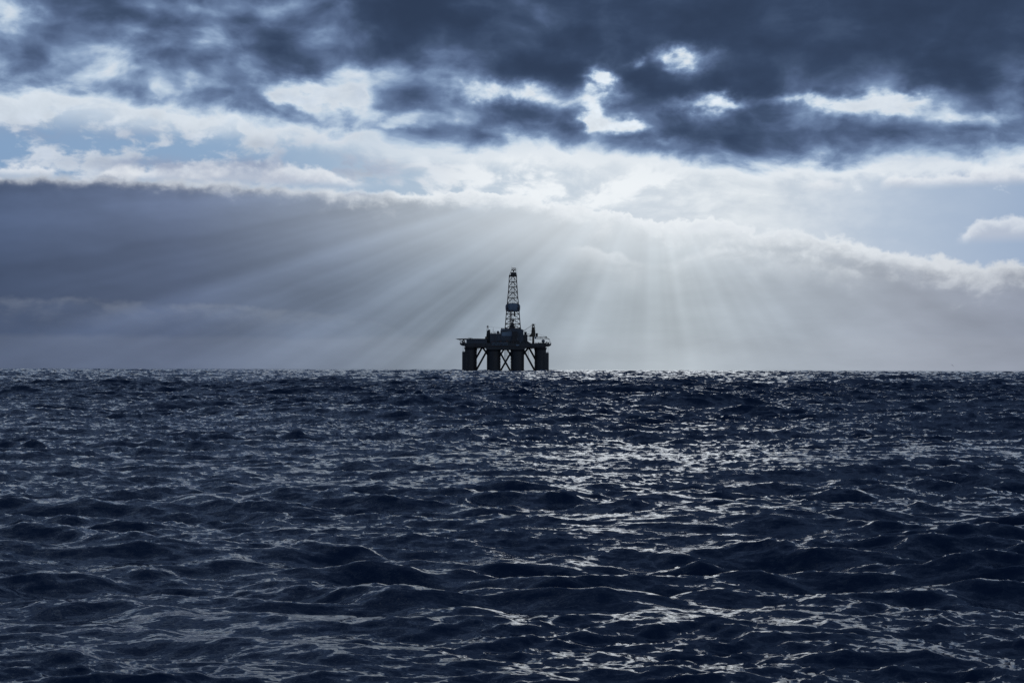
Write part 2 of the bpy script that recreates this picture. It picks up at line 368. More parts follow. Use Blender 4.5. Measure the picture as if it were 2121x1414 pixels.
# ------------------------------------------------------------------ the sea
def build_sea():
    rng = np.random.default_rng(11)
    WIND = D2R(262.0)                          # direction the wind sea runs to: towards the camera, a little aslant
    def cascade(L, N, lam_max, lam_min, mss_ln, wind, spread, chop, seed):
        g = np.random.default_rng(seed)
        k1 = 2 * np.pi * np.fft.fftfreq(N, L / N)
        kx, ky = np.meshgrid(k1, k1, indexing='ij')
        k = np.hypot(kx, ky); k[0, 0] = 1e9
        th = np.arctan2(ky, kx) - wind
        c = np.abs(np.cos(th / 1.0)) ** spread
        s4 = 1.0 / k ** 4                                                 # equal slope in every octave
        km, kM = 2 * np.pi / lam_max, 2 * np.pi / lam_min
        bandp = 1 / (1 + np.exp(-(np.log(k) - np.log(km)) * 9)) / (1 + np.exp((np.log(k) - np.log(kM)) * 9))
        P = s4 * c * bandp
        mss = (P * k ** 2).sum()
        P *= mss_ln * math.log(lam_max / lam_min) / mss
        h = np.sqrt(P / 2) * (g.standard_normal((N, N)) + 1j * g.standard_normal((N, N)))
        f = N * N * math.sqrt(2.0)
        z = np.fft.ifft2(h).real * f
        dx = np.fft.ifft2(1j * h * kx / k).real * f * chop
        dy = np.fft.ifft2(1j * h * ky / k).real * f * chop
        return (L, N, np.stack([dx, dy, z], -1).astype(np.float32))
    def sample(cs, x, y, rot):
        L, N, F = cs
        cr, sr = math.cos(rot), math.sin(rot)
        u = ((x * cr + y * sr) / L * N); v = ((-x * sr + y * cr) / L * N)
        iu, iv = np.floor(u), np.floor(v)
        fu, fv = (u - iu)[:, None].astype(np.float32), (v - iv)[:, None].astype(np.float32)
        i0, j0 = iu.astype(np.int64) % N, iv.astype(np.int64) % N
        i1, j1 = (i0 + 1) % N, (j0 + 1) % N
        o = (F[i0, j0] * (1 - fu) + F[i1, j0] * fu) * (1 - fv) + (F[i0, j1] * (1 - fu) + F[i1, j1] * fu) * fv
        q = o.copy()
        q[:, 0] = o[:, 0] * cr - o[:, 1] * sr; q[:, 1] = o[:, 0] * sr + o[:, 1] * cr
        return q

    rr = np.concatenate([np.geomspace(0.4, 9, 40, endpoint=False), np.geomspace(9, 60, 430, endpoint=False), np.linspace(60, 260, 700, endpoint=False), np.geomspace(260, 1600, 430, endpoint=False), np.geomspace(1600, 14000, 50)])
    aa = np.concatenate([np.linspace(-180, -40, 32, endpoint=False), np.linspace(-40, -24, 24, endpoint=False), np.linspace(-24, 24, 740, endpoint=False),
                         np.linspace(24, 40, 24, endpoint=False), np.linspace(40, 180, 32, endpoint=False)])
    nr, na = len(rr), len(aa)
    R, A = np.meshgrid(rr, np.radians(aa), indexing='ij')
    x = (R * np.sin(A)).ravel(); y = (R * np.cos(A)).ravel()
    c1 = cascade(79.0, 1024, 3.0, 0.6, 0.0200, WIND, 2.0, 0.45, 5)
    c2 = cascade(19.0, 1024, 0.6, 0.06, 0.0280, WIND, 1.8, 0.40, 8)
    c0 = cascade(433.0, 1024, 24.0, 3.0, 0.0165, WIND, 2.0, 0.6, 3)
    d = np.hypot(x, y)
    t = np.clip((d - 30) / 150, 0, 1)[:, None]; t = (t * t * (3 - 2 * t)).astype(np.float32)      # a rougher sea farther out
    t2 = np.clip((d - 14) / 60, 0, 1)[:, None]; t2 = (t2 * t2 * (3 - 2 * t2)).astype(np.float32)
    # groups of higher waves, calmer lanes and gusts between them
    def patches(lo, hi, n, seed):
        g = np.random.default_rng(seed); o = np.zeros_like(x)
        for _ in range(n):
            lam = math.exp(g.uniform(math.log(lo), math.log(hi))); th = g.normal(math.pi / 2, 0.7)
            o += np.cos(2 * np.pi / lam * (x * math.cos(th) + y * math.sin(th)) + g.uniform(0, 6.28))
        return (o / math.sqrt(n / 2))[:, None].astype(np.float32)
    g1, g2 = patches(9, 70, 14, 31), patches(4, 45, 16, 47)
    w1 = np.clip(1 + 0.36 * g1, 0.3, 1.9); w2 = np.clip(0.95 + 0.34 * g2, 0.3, 1.7)
    p = sample(c0, x, y, 0.1) * (0.24 + 0.76 * t + 0.15 * np.clip((d - 350) / 500, 0, 1)[:, None].astype(np.float32)) + sample(c1, x, y, 0.0) * (w1 + 0.35 * t2 + 0.6 * t) + sample(c2, x, y, 0.21) * (w2 + 0.7 * t2)
    for i in range(10):                                                    # old swell rolling through
        lam = rng.uniform(55, 120); k = 2 * np.pi / lam
        th = D2R(278) + rng.normal(0, 0.25); ph = rng.uniform(0, 6.28)
        am = 0.045 * lam / 90
        q = k * (x * math.cos(th) + y * math.sin(th)) + ph
        p[:, 2] += am * np.cos(q)
    co = np.empty((nr * na + 1, 3), np.float32)
    co[:-1, 0] = x + p[:, 0]; co[:-1, 1] = y + p[:, 1]
    co[:-1, 2] = p[:, 2] - d * d / (2 * 6371000.0)                          # the Earth falls away
    co[-1] = (0, 0, co[:na, 2].mean())
    i = np.arange(nr - 1)[:, None] * na; j = np.arange(na)[None, :]; j2 = (j + 1) % na
    quads = np.stack([i + j, i + j2, i + na + j2, i + na + j], -1).reshape(-1, 4)[:, ::-1]
    jj = np.arange(na)
    tris = np.stack([np.full(na, nr * na), jj, (jj + 1) % na], -1)[:, ::-1]
    me = bpy.data.meshes.new('sea')
    me.vertices.add(len(co)); me.vertices.foreach_set('co', co.ravel())
    loops = np.concatenate([quads.ravel(), tris.ravel()]).astype(np.int32)
    starts = np.concatenate([np.arange(len(quads)) * 4, len(quads) * 4 + np.arange(len(tris)) * 3]).astype(np.int32)
    me.loops.add(len(loops)); me.loops.foreach_set('vertex_index', loops)
    me.polygons.add(len(starts)); me.polygons.foreach_set('loop_start', starts)
    me.polygons.foreach_set('use_smooth', np.ones(len(starts), bool))
    me.update(calc_edges=True)
    me.materials.append(M['water'])
    ob = bpy.data.objects.new('sea', me); COL.objects.link(ob)
    ob['kind'] = 'structure'
    ob['label'] = 'dark blue choppy open sea reaching to the horizon'
    return ob
build_sea()
# ------------------------------------------------------------------ mesh helpers
def add_box(bm, x0, x1, y0, y1, z0, z1, bev=0.0):
    r = bmesh.ops.create_cube(bm, size=1.0)
    vs = r['verts']
    for v in vs:
        v.co = Vector(((x0 + x1) / 2 + v.co.x * (x1 - x0), (y0 + y1) / 2 + v.co.y * (y1 - y0), (z0 + z1) / 2 + v.co.z * (z1 - z0)))
    if bev:
        es = list({e for v in vs for e in v.link_edges})
        bmesh.ops.bevel(bm, geom=es, offset=bev, segments=2, profile=0.6, affect='EDGES')

def add_tube(bm, a, b, r, r2=None, n=8, caps=True):
    a, b = Vector(a), Vector(b); r2 = r if r2 is None else r2
    q = (b - a).to_track_quat('Z', 'Y')
    rings = []
    for p, rad in ((a, r), (b, r2)):
        rings.append([bm.verts.new(p + q @ Vector((rad * math.cos(2 * math.pi * (i + .5) / n), rad * math.sin(2 * math.pi * (i + .5) / n), 0))) for i in range(n)])
    for i in range(n):
        bm.faces.new((rings[0][i], rings[0][(i + 1) % n], rings[1][(i + 1) % n], rings[1][i]))
    if caps:
        bm.faces.new(rings[0][::-1]); bm.faces.new(rings[1])

def add_lathe(bm, cx, cy, prof, n=24, rot=0.0):
    rings = [[bm.verts.new((cx + r * math.cos(rot + 2 * math.pi * i / n), cy + r * math.sin(rot + 2 * math.pi * i / n), z)) for i in range(n)] for r, z in prof]
    for a, b in zip(rings[:-1], rings[1:]):
        for i in range(n):
            bm.faces.new((a[i], a[(i + 1) % n], b[(i + 1) % n], b[i]))
    bm.faces.new(rings[0][::-1]); bm.faces.new(rings[-1])

def add_prism(bm, poly, y0, y1):
    """outline in x,z drawn through from y0 to y1"""
    f = [bm.verts.new((x, y0, z)) for x, z in poly]; g = [bm.verts.new((x, y1, z)) for x, z in poly]
    n = len(poly)
    for i in range(n):
        bm.faces.new((f[i], f[(i + 1) % n], g[(i + 1) % n], g[i]))
    bm.faces.new(f[::-1]); bm.faces.new(g)

def truss(bm, a, b, up, r, bays, w=0.0):
    """flat lattice girder from a to b, up is the vector to its other chord"""
    a, b, up = Vector(a), Vector(b), Vector(up)
    add_tube(bm, a, b, r, n=5); add_tube(bm, a + up, b + up, r, n=5)
    for i in range(bays):
        p, q = a.lerp(b, i / bays), a.lerp(b, (i + 1) / bays)
        if i % 2: add_tube(bm, p + up, q, r * 0.7, n=4)
        else: add_tube(bm, p, q + up, r * 0.7, n=4)
        add_tube(bm, p, p + up, r * 0.7, n=4)
    add_tube(bm, b, b + up, r * 0.7, n=4)

def rail(bm, pts, h=1.1, step=2.0, r=0.05):
    for a, b in zip(pts[:-1], pts[1:]):
        a, b = Vector(a), Vector(b)
        for k in (0.5, 1.0):
            add_tube(bm, a + Vector((0, 0, h * k)), b + Vector((0, 0, h * k)), r, n=4)
        m = max(1, int((b - a).length / step))
        for i in range(m + 1):
            p = a.lerp(b, i / m); add_tube(bm, p, p + Vector((0, 0, h)), r, n=4)

def obj(name, bm, mat, parent=None, smooth_faces=False):
    bmesh.ops.recalc_face_normals(bm, faces=bm.faces)
    me = bpy.data.meshes.new(name); bm.to_mesh(me); bm.free()
    if smooth_faces:
        for p in me.polygons: p.use_smooth = True
    me.materials.append(M[mat])
    o = bpy.data.objects.new(name, me); COL.objects.link(o)
    if parent is not None: o.parent = parent
    return o

def part(name, mat, parent, *fns, smooth_faces=False):
    bm = bmesh.new()
    for f in fns: f(bm)
    return obj(name, bm, mat, parent, smooth_faces)

def box(*a, **k): return lambda bm: add_box(bm, *a, **k)
def tube(*a, **k): return lambda bm: add_tube(bm, *a, **k)
def lathe(*a, **k): return lambda bm: add_lathe(bm, *a, **k)
def prism(*a, **k): return lambda bm: add_prism(bm, *a, **k)
def ball(cx, cy, cz, r):
    return lambda bm: bmesh.ops.create_uvsphere(bm, u_segments=20, v_segments=12, radius=r, matrix=Matrix.Translation((cx, cy, cz)))

# ------------------------------------------------------------------ the drilling rig, on the horizon
def build_rig():
    rnd = random.Random(4)
    rig = bpy.data.objects.new('oil_rig', None); COL.objects.link(rig)
    rig.location = (-6.6, 1473.0, -0.5)
    rig['label'] = 'dark semi-submersible drilling rig with tall lattice derrick standing on the horizon'
    rig['category'] = 'oil rig'
    FRONT, BACK = -26.0, 26.0

    # --- columns
    for y in (FRONT, BACK):
        for sx in (-1, 1):
            c = part('column', 'hull', rig, lathe(sx * 35.9, y, [(5.5, -8), (5.5, 21.8), (6.0, 23.2), (6.3, 24.4)], n=32), smooth_faces=False)
            top = 20.0 if sx < 0 else 19.2
            s = part('sponson', 'hull', c, lathe(sx * 39.2, y, [(4.9, -8), (4.9, top - 0.3), (4.6, top)], n=28))
            rb = bmesh.new(); rail(rb, [(sx * 42.2, y - 3.2, top), (sx * 43.8, y, top), (sx * 42.2, y + 3.2, top)], 1.0, 1.6, .05)
            obj('railing', rb, 'steel', c)
            for zz in (4.5, 9.0, 14.0):
                part('fender', 'steel', c, tube((sx * (35.9 - 5.7), y - 1.2, zz), (sx * (35.9 - 5.7), y + 1.2, zz), 0.28))
            c = part('column', 'hull', rig, lathe(sx * 12.25, y, [(6.7, -8), (6.7, 20.2), (7.2, 21.6), (7.5, 22.4)], n=32))
            lb = bmesh.new()
            xx = sx * 12.25 - sx * 6.95
            for dy in (-0.35, 0.35): add_tube(lb, (xx, y + dy, 2), (xx, y + dy, 20), 0.09, n=5)
            for k in range(30): add_tube(lb, (xx, y - .35, 2.3 + k * 0.6), (xx, y + .35, 2.3 + k * 0.6), 0.05, n=4)
            obj('ladder', lb, 'steel', c)
            for zz in (6.2, 9.4, 13.0):
                part('fender', 'steel', c, tube((xx, y - 0.9, zz), (xx, y + 0.9, zz), 0.35))
    # --- diagonal braces
    for sx in (-1, 1):
        y = FRONT
        part('brace', 'hull', rig, tube((sx * 33.5, y, -5.7), (sx * 16.2, y, 25.9), 1.0, n=16), smooth_faces=True)
        part('brace', 'hull', rig, tube((sx * 33.2, y + 3, 7.6), (sx * 23.6, y + 3, 24.9), 1.0, n=16), smooth_faces=True)
        part('brace', 'hull', rig, tube((sx * 23.4, y + 3, 24.6), (sx * 15.0, y + 3, 12.9), 1.0, n=16), smooth_faces=True)
        part('brace', 'hull', rig, tube((sx * -8.2, y, -4.9), (sx * 8.2, y, 24.0), 0.95, n=16), smooth_faces=True)
        part('brace', 'hull', rig, tube((sx * 9.5, y + 3, 9.9), (sx * 0.7, y + 3, 24.2), 0.9, n=16), smooth_faces=True)
        for x in (35.9, 12.25):
            part('brace', 'hull', rig, tube((sx * x, FRONT, 3), (sx * x, 0, 24.6), 0.9, n=14), smooth_faces=True)
            part('brace', 'hull', rig, tube((sx * x, BACK, 3), (sx * x, 0, 24.6), 0.9, n=14), smooth_faces=True)

    # --- deck hull
    hull = part('deck_hull', 'deck', rig, prism([(-42.2, 26.2), (-41.0, 24.6), (-21, 24.3), (-19.5, 22.5), (19.5, 22.4), (21, 24.2), (40.6, 24.4), (41.8, 25.6), (41.8, 28.5), (-42.2, 28.8)], -32, 32))
    for i in range(17):
        x = -40 + i * 5.0
        part('stiffener', 'deck', hull, box(x - 0.12, x + 0.12, -32.35, -32.003, 25.0, 28.3))
    part('gutter_pipe', 'steel', hull, tube((-41, -32.5, 25.6), (41, -32.5, 25.3), 0.22))
    tb = bmesh.new(); truss(tb, (-13.6, -32.7, 26.9), (2.0, -32.7, 26.9), (0, 0, 2.1), 0.16, 8); obj('pipe_rack_truss', tb, 'panel', hull)
    part('name_board', 'panel', hull, box(10.5, 13.8, -32.42, -32.36, 26.1, 27.2))
    rb = bmesh.new()
    rail(rb, [(21, -31.7, 28.5), (41.5, -31.7, 28.5), (41.5, 31.7, 28.5), (21, 31.7, 28.5)], 1.1, 2.2)
    obj('railing', rb, 'steel', hull)
    rb = bmesh.new(); rail(rb, [(-42, -31.7, 28.8), (-42, 31.7, 28.8)], 1.1, 2.2); obj('railing', rb, 'steel', hull)
    # platforms overhanging both ends
    for sx, zt in ((-1, 28.9), (1, 28.4)):
        p = part('end_platform', 'deck', rig, prism([(sx * 42.4, zt), (sx * 46.6, zt), (sx * 46.7, zt - 0.9), (sx * 46.0, zt - 1.9), (sx * 44.8, zt - 2.6), (sx * 42.4, zt - 2.5)], -22, -8))
        part('end_platform', 'deck', rig, prism([(sx * 42.4, zt), (sx * 46.3, zt), (sx * 46.2, zt - 0.9), (sx * 45.4, zt - 2.2), (sx * 42.4, zt - 2.4)], 8, 22))
        rb = bmesh.new(); rail(rb, [(sx * 42.6, -21.8, zt), (sx * 46.5, -21.8, zt), (sx * 46.5, -8.2, zt)], 1.2, 1.4, 0.07); obj('railing', rb, 'steel', p)
        for k, (xx, hh) in enumerate(((43.4, 2.2), (44.4, 1.6), (45.8, 2.6))):
            part('post', 'steel', p, tube((sx * xx, -15 + k, zt), (sx * xx, -15 + k, zt + hh), 0.14, 0.1), box(sx * xx - .3, sx * xx + .3, -15.3 + k, -14.7 + k, zt + hh - .5, zt + hh))
        part('winch', 'steel', p, tube((sx * 42.9, -13, zt + .7), (sx * 44.6, -13, zt + .7), 0.7, n=12))
        part('hanging_pipe', 'steel', p, tube((sx * 43.6, -15, zt - 2.6), (sx * 43.6, -15, 19.6), 0.12))
    # things slung under the deck
    for x, z0, z1, r in ((-29.3, 24.4, 18.5, .12), (-28.6, 24.4, 20.2, .1), (-27.8, 24.4, 21.5, .18), (-0.9, 22.4, 13.9, .22), (0.1, 22.4, 11.5, .12), (1.2, 22.4, 15.0, .2), (1.9, 22.4, 13.2, .1), (-0.3, 22.4, 3.0, .08),
                         (23.6, 24.2, 15.6, .14), (22.9, 24.2, 18.4, .1), (27.0, 24.3, 22.6, .25)):
        part('riser', 'steel', rig, tube((x, -6 + x * .1, z0 + .2), (x, -6 + x * .1, z1), r))
    for x0, x1, z in ((-29.8, -26.0, 23.7), (24.5, 29.0, 23.8)):
        part('hanging_walkway', 'steel', rig, box(x0, x1, -9, -7.6, z - .25, z), *[tube((x, -8.3, z), (x, -8.3, 24.6), .08) for x in (x0 + .3, (x0 + x1) / 2, x1 - .3)])

    # --- helideck on the left end
    quarters = part('quarters_block', 'module', rig, box(-40.0, -19.0, -22, 20, 28.6, 32.6, bev=0.15))
    for i in range(9):
        x = -38.6 + i * 2.2
        part('window', 'hull', quarters, box(x, x + 0.9, -22.06, -22.003, 30.6, 31.5))
    pad = part('helideck', 'deck', rig)
    bm = bmesh.new()
    add_lathe(bm, 0, 0, [(16.6, 32.75), (17.4, 33.0), (17.4, 33.45)], n=8, rot=math.pi / 8)
    for v in bm.verts: v.co.x = v.co.x * 0.99 - 34.4; v.co.y = v.co.y * 0.99 - 2
    bmesh.ops.recalc_face_normals(bm, faces=bm.faces); bm.to_mesh(pad.data); bm.free()
    nb = bmesh.new()
    for k in range(8):
        a0, a1 = math.pi / 8 + k * math.pi / 4, math.pi / 8 + (k + 1) * math.pi / 4
        P = lambda a, r: Vector((-34.4 + r * math.cos(a), -2 + r * math.sin(a), 33.3 + (r - 17.2) * 0.15))
        add_tube(nb, P(a0, 18.6), P(a1, 18.6), 0.07, n=4)
        for t in range(5):
            q = a0 + (a1 - a0) * t / 5
            add_tube(nb, P(a0, 17.2).lerp(P(a1, 17.2), t / 5), P(a0, 18.6).lerp(P(a1, 18.6), t / 5), 0.05, n=4)
    obj('safety_net', nb, 'steel', pad)
    for y in (-12, -4, 4, 10):
        part('support_strut', 'steel', pad, tube((-42.0, y, 29.0), (-48.2, y, 32.8), 0.2, n=6), tube((-42.2, y, 31.6), (-44.6, y, 32.8), .14, n=6), tube((-45.0, y, 30.8), (-43.2, y, 32.8), .14, n=6), tube((-43.2, y, 32.8), (-42.0, y, 29.4), .12, n=6))
    part('fire_monitor', 'steel', pad, lathe(-36.2, -17, [(0.5, 33.4), (0.5, 33.8), (2.4, 33.85), (2.4, 34.1), (0.6, 34.2)], n=12))
    part('fuel_drum', 'steel', rig, tube((-44.5, -13, 30.4), (-43.0, -13, 30.4), 0.55, n=12))

    # --- left tower with its signal mast
    tower = part('signal_tower', 'hull', rig, prism([(-21.1, 28.6), (-21.1, 35.6), (-19.9, 35.8), (-19.3, 41.6), (-17.6, 41.9), (-16.0, 41.2), (-15.3, 37.0), (-15.3, 28.6)], -12, -4))
    mb = bmesh.new()
    tp = Vector((-18.5, -8, 46.4))
    for x, y in ((-19.5, -9), (-17.4, -9), (-17.4, -7), (-19.5, -7)):
        add_tube(mb, (x, y, 41.4), tp + Vector(((x + 18.5) * .3, (y + 8) * .3, 0)), 0.14, n=5)
    for k in range(4):
        t0, t1 = k / 4, (k + 1) / 4
        L = lambda t, s: Vector((-18.45 + s * (1.05 - .72 * t), -8.6, 41.4 + 5 * t))
        add_tube(mb, L(t0, -1), L(t1, 1), 0.08, n=4); add_tube(mb, L(t0, 1), L(t1, -1), 0.08, n=4)
    obj('mast', mb, 'steel', tower)
    part('mast_head', 'steel', tower, box(-19.3, -17.7, -8.8, -7.2, 45.4, 46.9), tube((-20.3, -8, 46.0), (-16.6, -8, 46.0), .1), tube((-18.3, -8, 46.8), (-18.3, -8, 48.4), .08))
    part('floodlight', 'lamp', tower, box(-19.3, -18.9, -12.5, -12.05, 34.0, 34.35))
    for x, z, r in ((-16.6, 42.1, .9), (-17.9, 41.9, .6)): part('antenna_drum', 'steel', tower, tube((x, -9.5, z), (x, -8.5, z), r, n=12))
    mod = part('service_module', 'module', rig, box(-15.8, -5.3, -25, 16, 28.6, 38.6, bev=.12))
    part('antenna_mast', 'steel', mod, tube((-12.8, -10, 38.5), (-12.8, -10, 45.2), 0.17, 0.1), tube((-13.7, -10, 42.4), (-11.9, -10, 42.4), .07), tube((-13.9, -10, 40.6), (-11.4, -10, 40.6), .08))
    for x, h in ((-14.9, 1.6), (-14.1, .9), (-11.5, 1.9), (-10.8, 2.6), (-10.2, 1.3), (-6.1, 1.0)):
        part('vent_pipe', 'steel', mod, tube((x, -14, 38.5), (x, -14, 38.6 + h), 0.16), tube((x - .3, -14, 38.6 + h), (x + .3, -14, 38.6 + h), .14))
    rb = bmesh.new(); rail(rb, [(-15.7, -24.8, 38.6), (-5.4, -24.8, 38.6)], 1.0, 1.7); obj('railing', rb, 'steel', mod)
    part('radome', 'dome', rig, ball(-7.8, -12, 40.2, 1.45), lathe(-7.8, -12, [(.7, 38.5), (.6, 39.2)], n=12), smooth_faces=True)
    part('stay_wire', 'steel', tower, tube((-17.4, -8, 46.0), (-5.0, -8, 44.7), .06, n=5))

    # --- drill floor
    floor = part('drill_floor', 'module', rig, prism([(-5.3, 28.6), (-5.3, 41.4), (-4.6, 43.6), (14.9, 43.9), (16.8, 42.9), (18.3, 42.4), (18.3, 28.6)], -24, 22))
    part('clad_panel', 'panel', floor, box(-3.9, 6.4, -24.12, -24.003, 36.2, 40.4))
    part('clad_panel', 'wall', floor, box(-4.5, 5.6, -24.10, -24.003, 41.1, 43.0))
    part('clad_panel', 'wall', floor, box(8.0, 12.6, -24.10, -24.003, 32.0, 33.9))
    part('stair_tower', 'hull', floor, box(6.9, 11.9, -27.5, -24.2, 28.6, 40.6))
    part('vee_door_ramp', 'steel', floor, prism([(-4.6, 40.6), (5.4, 42.9), (5.4, 43.2), (-4.6, 41.2)], -25.6, -24.3))
    rb = bmesh.new(); rail(rb, [(-4.5, -23.8, 43.6), (14.8, -23.8, 43.9)], 1.1, 1.5, 0.06); obj('railing', rb, 'steel', floor)
    for i in range(14):
        x = -4.2 + i * 1.45 + rnd.uniform(-.4, .4); h = rnd.uniform(0.5, 1.9)
        part('deck_gear', 'steel', floor, box(x, x + rnd.uniform(.5, 1.4), -20, -18, 43.5, 43.7 + h))
    part('deck_lamp', 'lamp', floor, box(6.3, 6.85, -27.8, -27.3, 30.1, 30.6))
    # fill of machinery on the main deck front
    for i in range(18):
        x = -14.5 + i * 2.05 + rnd.uniform(-.5, .5)
        w, h = rnd.uniform(1.0, 2.2), rnd.uniform(1.2, 4.2)
        part('deck_machinery', rnd.choice(['module', 'hull', 'steel', 'deck']), rig, box(x, x + w, -31 + rnd.uniform(0, 2), -26.5, 28.62, 28.7 + h, bev=.1))
    side = part('mud_module', 'hull', rig, box(18.4, 22.4, -22, 18, 28.6, 37.6, bev=.1), prism([(22.4, 31.2), (26.4, 28.5), (22.4, 28.5)], -20, 10))
    part('exhaust_stack', 'hull', side, box(19.1, 21.7, -14, -11, 37.5, 40.5), tube((19.8, -12.5, 40.4), (19.8, -12.5, 41.2), .35), tube((21, -12.5, 40.4), (21, -12.5, 41.0), .35))
    for x, z in ((22.6, 34.0), (22.6, 32.4)):
        part('outboard_pipe', 'steel', side, tube((22.4, -16, z), (27.2, -16, z - .2), .17), tube((24.6, -16, z + .8), (26.0, -16, z - .6), .25))
    part('outboard_beam', 'steel', side, tube((22.2, -14, 38.5), (26.6, -14, 37.6), .28))
    part('outboard_beam', 'steel', side, tube((22.2, -14, 36.4), (26.6, -14, 35.6), .4))

    # --- derrick
    CX = 7.35; CY = -4.0
    prof = [(44.0, 8.0), (61.9, 6.5), (70.2, 5.75), (81.6, 4.7), (93.1, 3.97), (98.6, 3.8)]
    def half(z):
        for (z0, h0), (z1, h1) in zip(prof[:-1], prof[1:]):
            if z <= z1: return h0 + (h1 - h0) * (z - z0) / (z1 - z0)
        return prof[-1][1]
    def corner(k, z):
        sx, sy = ((-1, -1), (1, -1), (1, 1), (-1, 1))[k % 4]
        h = half(z); return Vector((CX + sx * h, CY + sy * h, z))
    levels = [44.0, 48.9, 54.0, 59.1, 64.5, 70.2, 75.8, 81.6, 87.2, 92.6, 98.4]
    bm = bmesh.new()
    for x in (6.55, 8.55):
        for y in (-0.6, 0.6): add_tube(bm, (x, CY + y, 44), (x, CY + y, 98.4), 0.17, n=5)
    for k in range(26): add_tube(bm, (6.55, CY - .6, 45 + 2 * k), (8.55, CY - .6, 45 + 2 * k), 0.08, n=4)
    der = obj('derrick', bm, 'steel', rig)
    for k in range(4):
        bm = bmesh.new()
        zs = [p[0] for p in prof]
        for z0, z1 in zip(zs[:-1], zs[1:]): add_tube(bm, corner(k, z0), corner(k, z1), 0.42, 0.40, n=6)
        obj('derrick_leg', bm, 'steel', der)
    for z in levels:
        bm = bmesh.new()
        for k in range(4): add_tube(bm, corner(k, z), corner(k + 1, z), 0.22, n=5)
        obj('girt', bm, 'steel', der)
    for k in range(4):
        bm = bmesh.new()
        for z0, z1 in zip(levels[:-1], levels[1:]):
            mid = corner(k, z1).lerp(corner(k + 1, z1), 0.5)
            a, b = corner(k, z0), corner(k + 1, z0)
            add_tube(bm, a, mid, 0.19, n=5); add_tube(bm, b, mid, 0.19, n=5)
            am, bm_ = a.lerp(mid, .5), b.lerp(mid, .5)
            add_tube(bm, am, corner(k, z1), 0.12, n=4); add_tube(bm, bm_, corner(k + 1, z1), 0.12, n=4)
            for t in (0.31, 0.69):
                add_tube(bm, corner(k, z0).lerp(corner(k + 1, z0), t), corner(k, z1).lerp(corner(k + 1, z1), t), 0.15, n=4)
        obj('bracing', bm, 'steel', der)
    # wind wall round the racking board
    o8 = 1 / math.cos(math.pi / 8)
    bm = bmesh.new()
    outer = [(6.95, 61.9), (7.45, 63.6), (7.62, 65.2), (7.62, 67.6), (7.1, 68.7), (6.0, 69.8)]
    rings = []
    for r, z in outer + [(5.8, 69.8), (7.3, 67.4), (7.3, 64.0), (6.7, 61.9)]:
        rings.append([bm.verts.new((CX + r * o8 * math.cos(math.pi / 8 + i * math.pi / 4), CY + r * o8 * math.sin(math.pi / 8 + i * math.pi / 4), z)) for i in range(8)])
    for a, b in zip(rings, rings[1:] + rings[:1]):
        for i in range(8): bm.faces.new((a[i], a[(i + 1) % 8], b[(i + 1) % 8], b[i]))
    wall = obj('wind_wall', bm, 'wall', der)
    for x in (4.2, 6.8): part('vent_box', 'steel', wall, box(x - .5, x + .5, CY - 7.9, CY - 7.55, 62.0, 63.4))
    part('racking_board', 'steel', der, box(CX - 5.4, CX + 5.4, CY - 5.4, CY + 5.4, 64.6, 65.0))
    part('stabbing_basket', 'steel', der, box(8.7, 9.9, CY - 1.5, CY - .7, 56.8, 61.9))
    td = part('top_drive', 'hull', der, prism([(4.4, 44.0), (4.4, 46.6), (5.2, 47.6), (5.5, 49.8), (6.4, 50.8), (7.6, 50.6), (8.4, 49.4), (8.6, 47.2), (9.8, 46.4), (9.8, 44.0)], CY - 2, CY + 1.5))
    part('travelling_block', 'steel', td, box(6.7, 8.4, CY - .6, CY + .6, 51.0, 53.2), tube((7.5, CY, 53), (7.5, CY, 98), .1, n=5))
    for k in range(6): part('drill_pipe_stand', 'steel', der, tube((4.0 + k * .42, CY + 2.4, 44), (4.2 + k * .36, CY + 2.4, 66), .15, n=5))
    # crown
    part('crown_platform', 'hull', der, box(CX - 4.1, CX + 4.15, CY - 4.1, CY + 4.1, 98.45, 99.2), box(CX - 3.6, CX + 3.7, CY - 3.7, CY + 3.7, 98.0, 98.45))
    cb = part('crown_block', 'hull', der, prism([(4.6, 99.2), (5.0, 100.4), (5.4, 102.0), (6.0, 102.3), (10.0, 102.2), (10.6, 101.4), (10.9, 99.2)], CY - 2.4, CY + 2.4))
    bm = bmesh.new()
    for y in (CY - 2, CY + 2):
        add_tube(bm, (3.6, y, 99.2), (6.1, y, 105.0), .17, n=5); add_tube(bm, (11.3, y, 99.2), (9.9, y, 105.0), .17, n=5)
        add_tube(bm, (4.8, y, 102), (10.6, y, 102.0), .12, n=5); add_tube(bm, (6.1, y, 104.6), (10.8, y, 104.6), .2, n=5); add_tube(bm, (6.1, y, 106.6), (10.4, y, 106.6), .14, n=5)
        for x in (6.1, 7.2, 8.3, 9.4, 10.4): add_tube(bm, (x, y, 104.6), (x, y, 106.7), .16, n=5)
        add_tube(bm, (6.1, y, 104.6), (8.3, y, 106.6), .12, n=4); add_tube(bm, (8.3, y, 104.6), (10.4, y, 106.6), .12, n=4)
    for x in (6.1, 10.4): add_tube(bm, (x, CY - 2, 104.6), (x, CY + 2, 104.6), .14, n=4)
    obj('crown_frame', bm, 'steel', der)
    part('sheave', 'steel', cb, tube((8.0, CY - .8, 103.6), (8.0, CY + .8, 103.6), 0.9, n=16))
    part('lightning_rod', 'steel', der, tube((6.2, CY, 104), (6.2, CY, 108.7), .11, .06, n=5))
    part('lightning_rod', 'steel', der, tube((11.6, CY, 99), (11.6, CY, 107.0), .08, .05, n=5))

    # --- crane on the right
    KY = -18.0
    crane = part('crane_pedestal', 'crane', rig, lathe(28.35, KY, [(1.35, 28.4), (1.15, 30), (1.05, 35.4), (1.5, 35.6)], n=18))
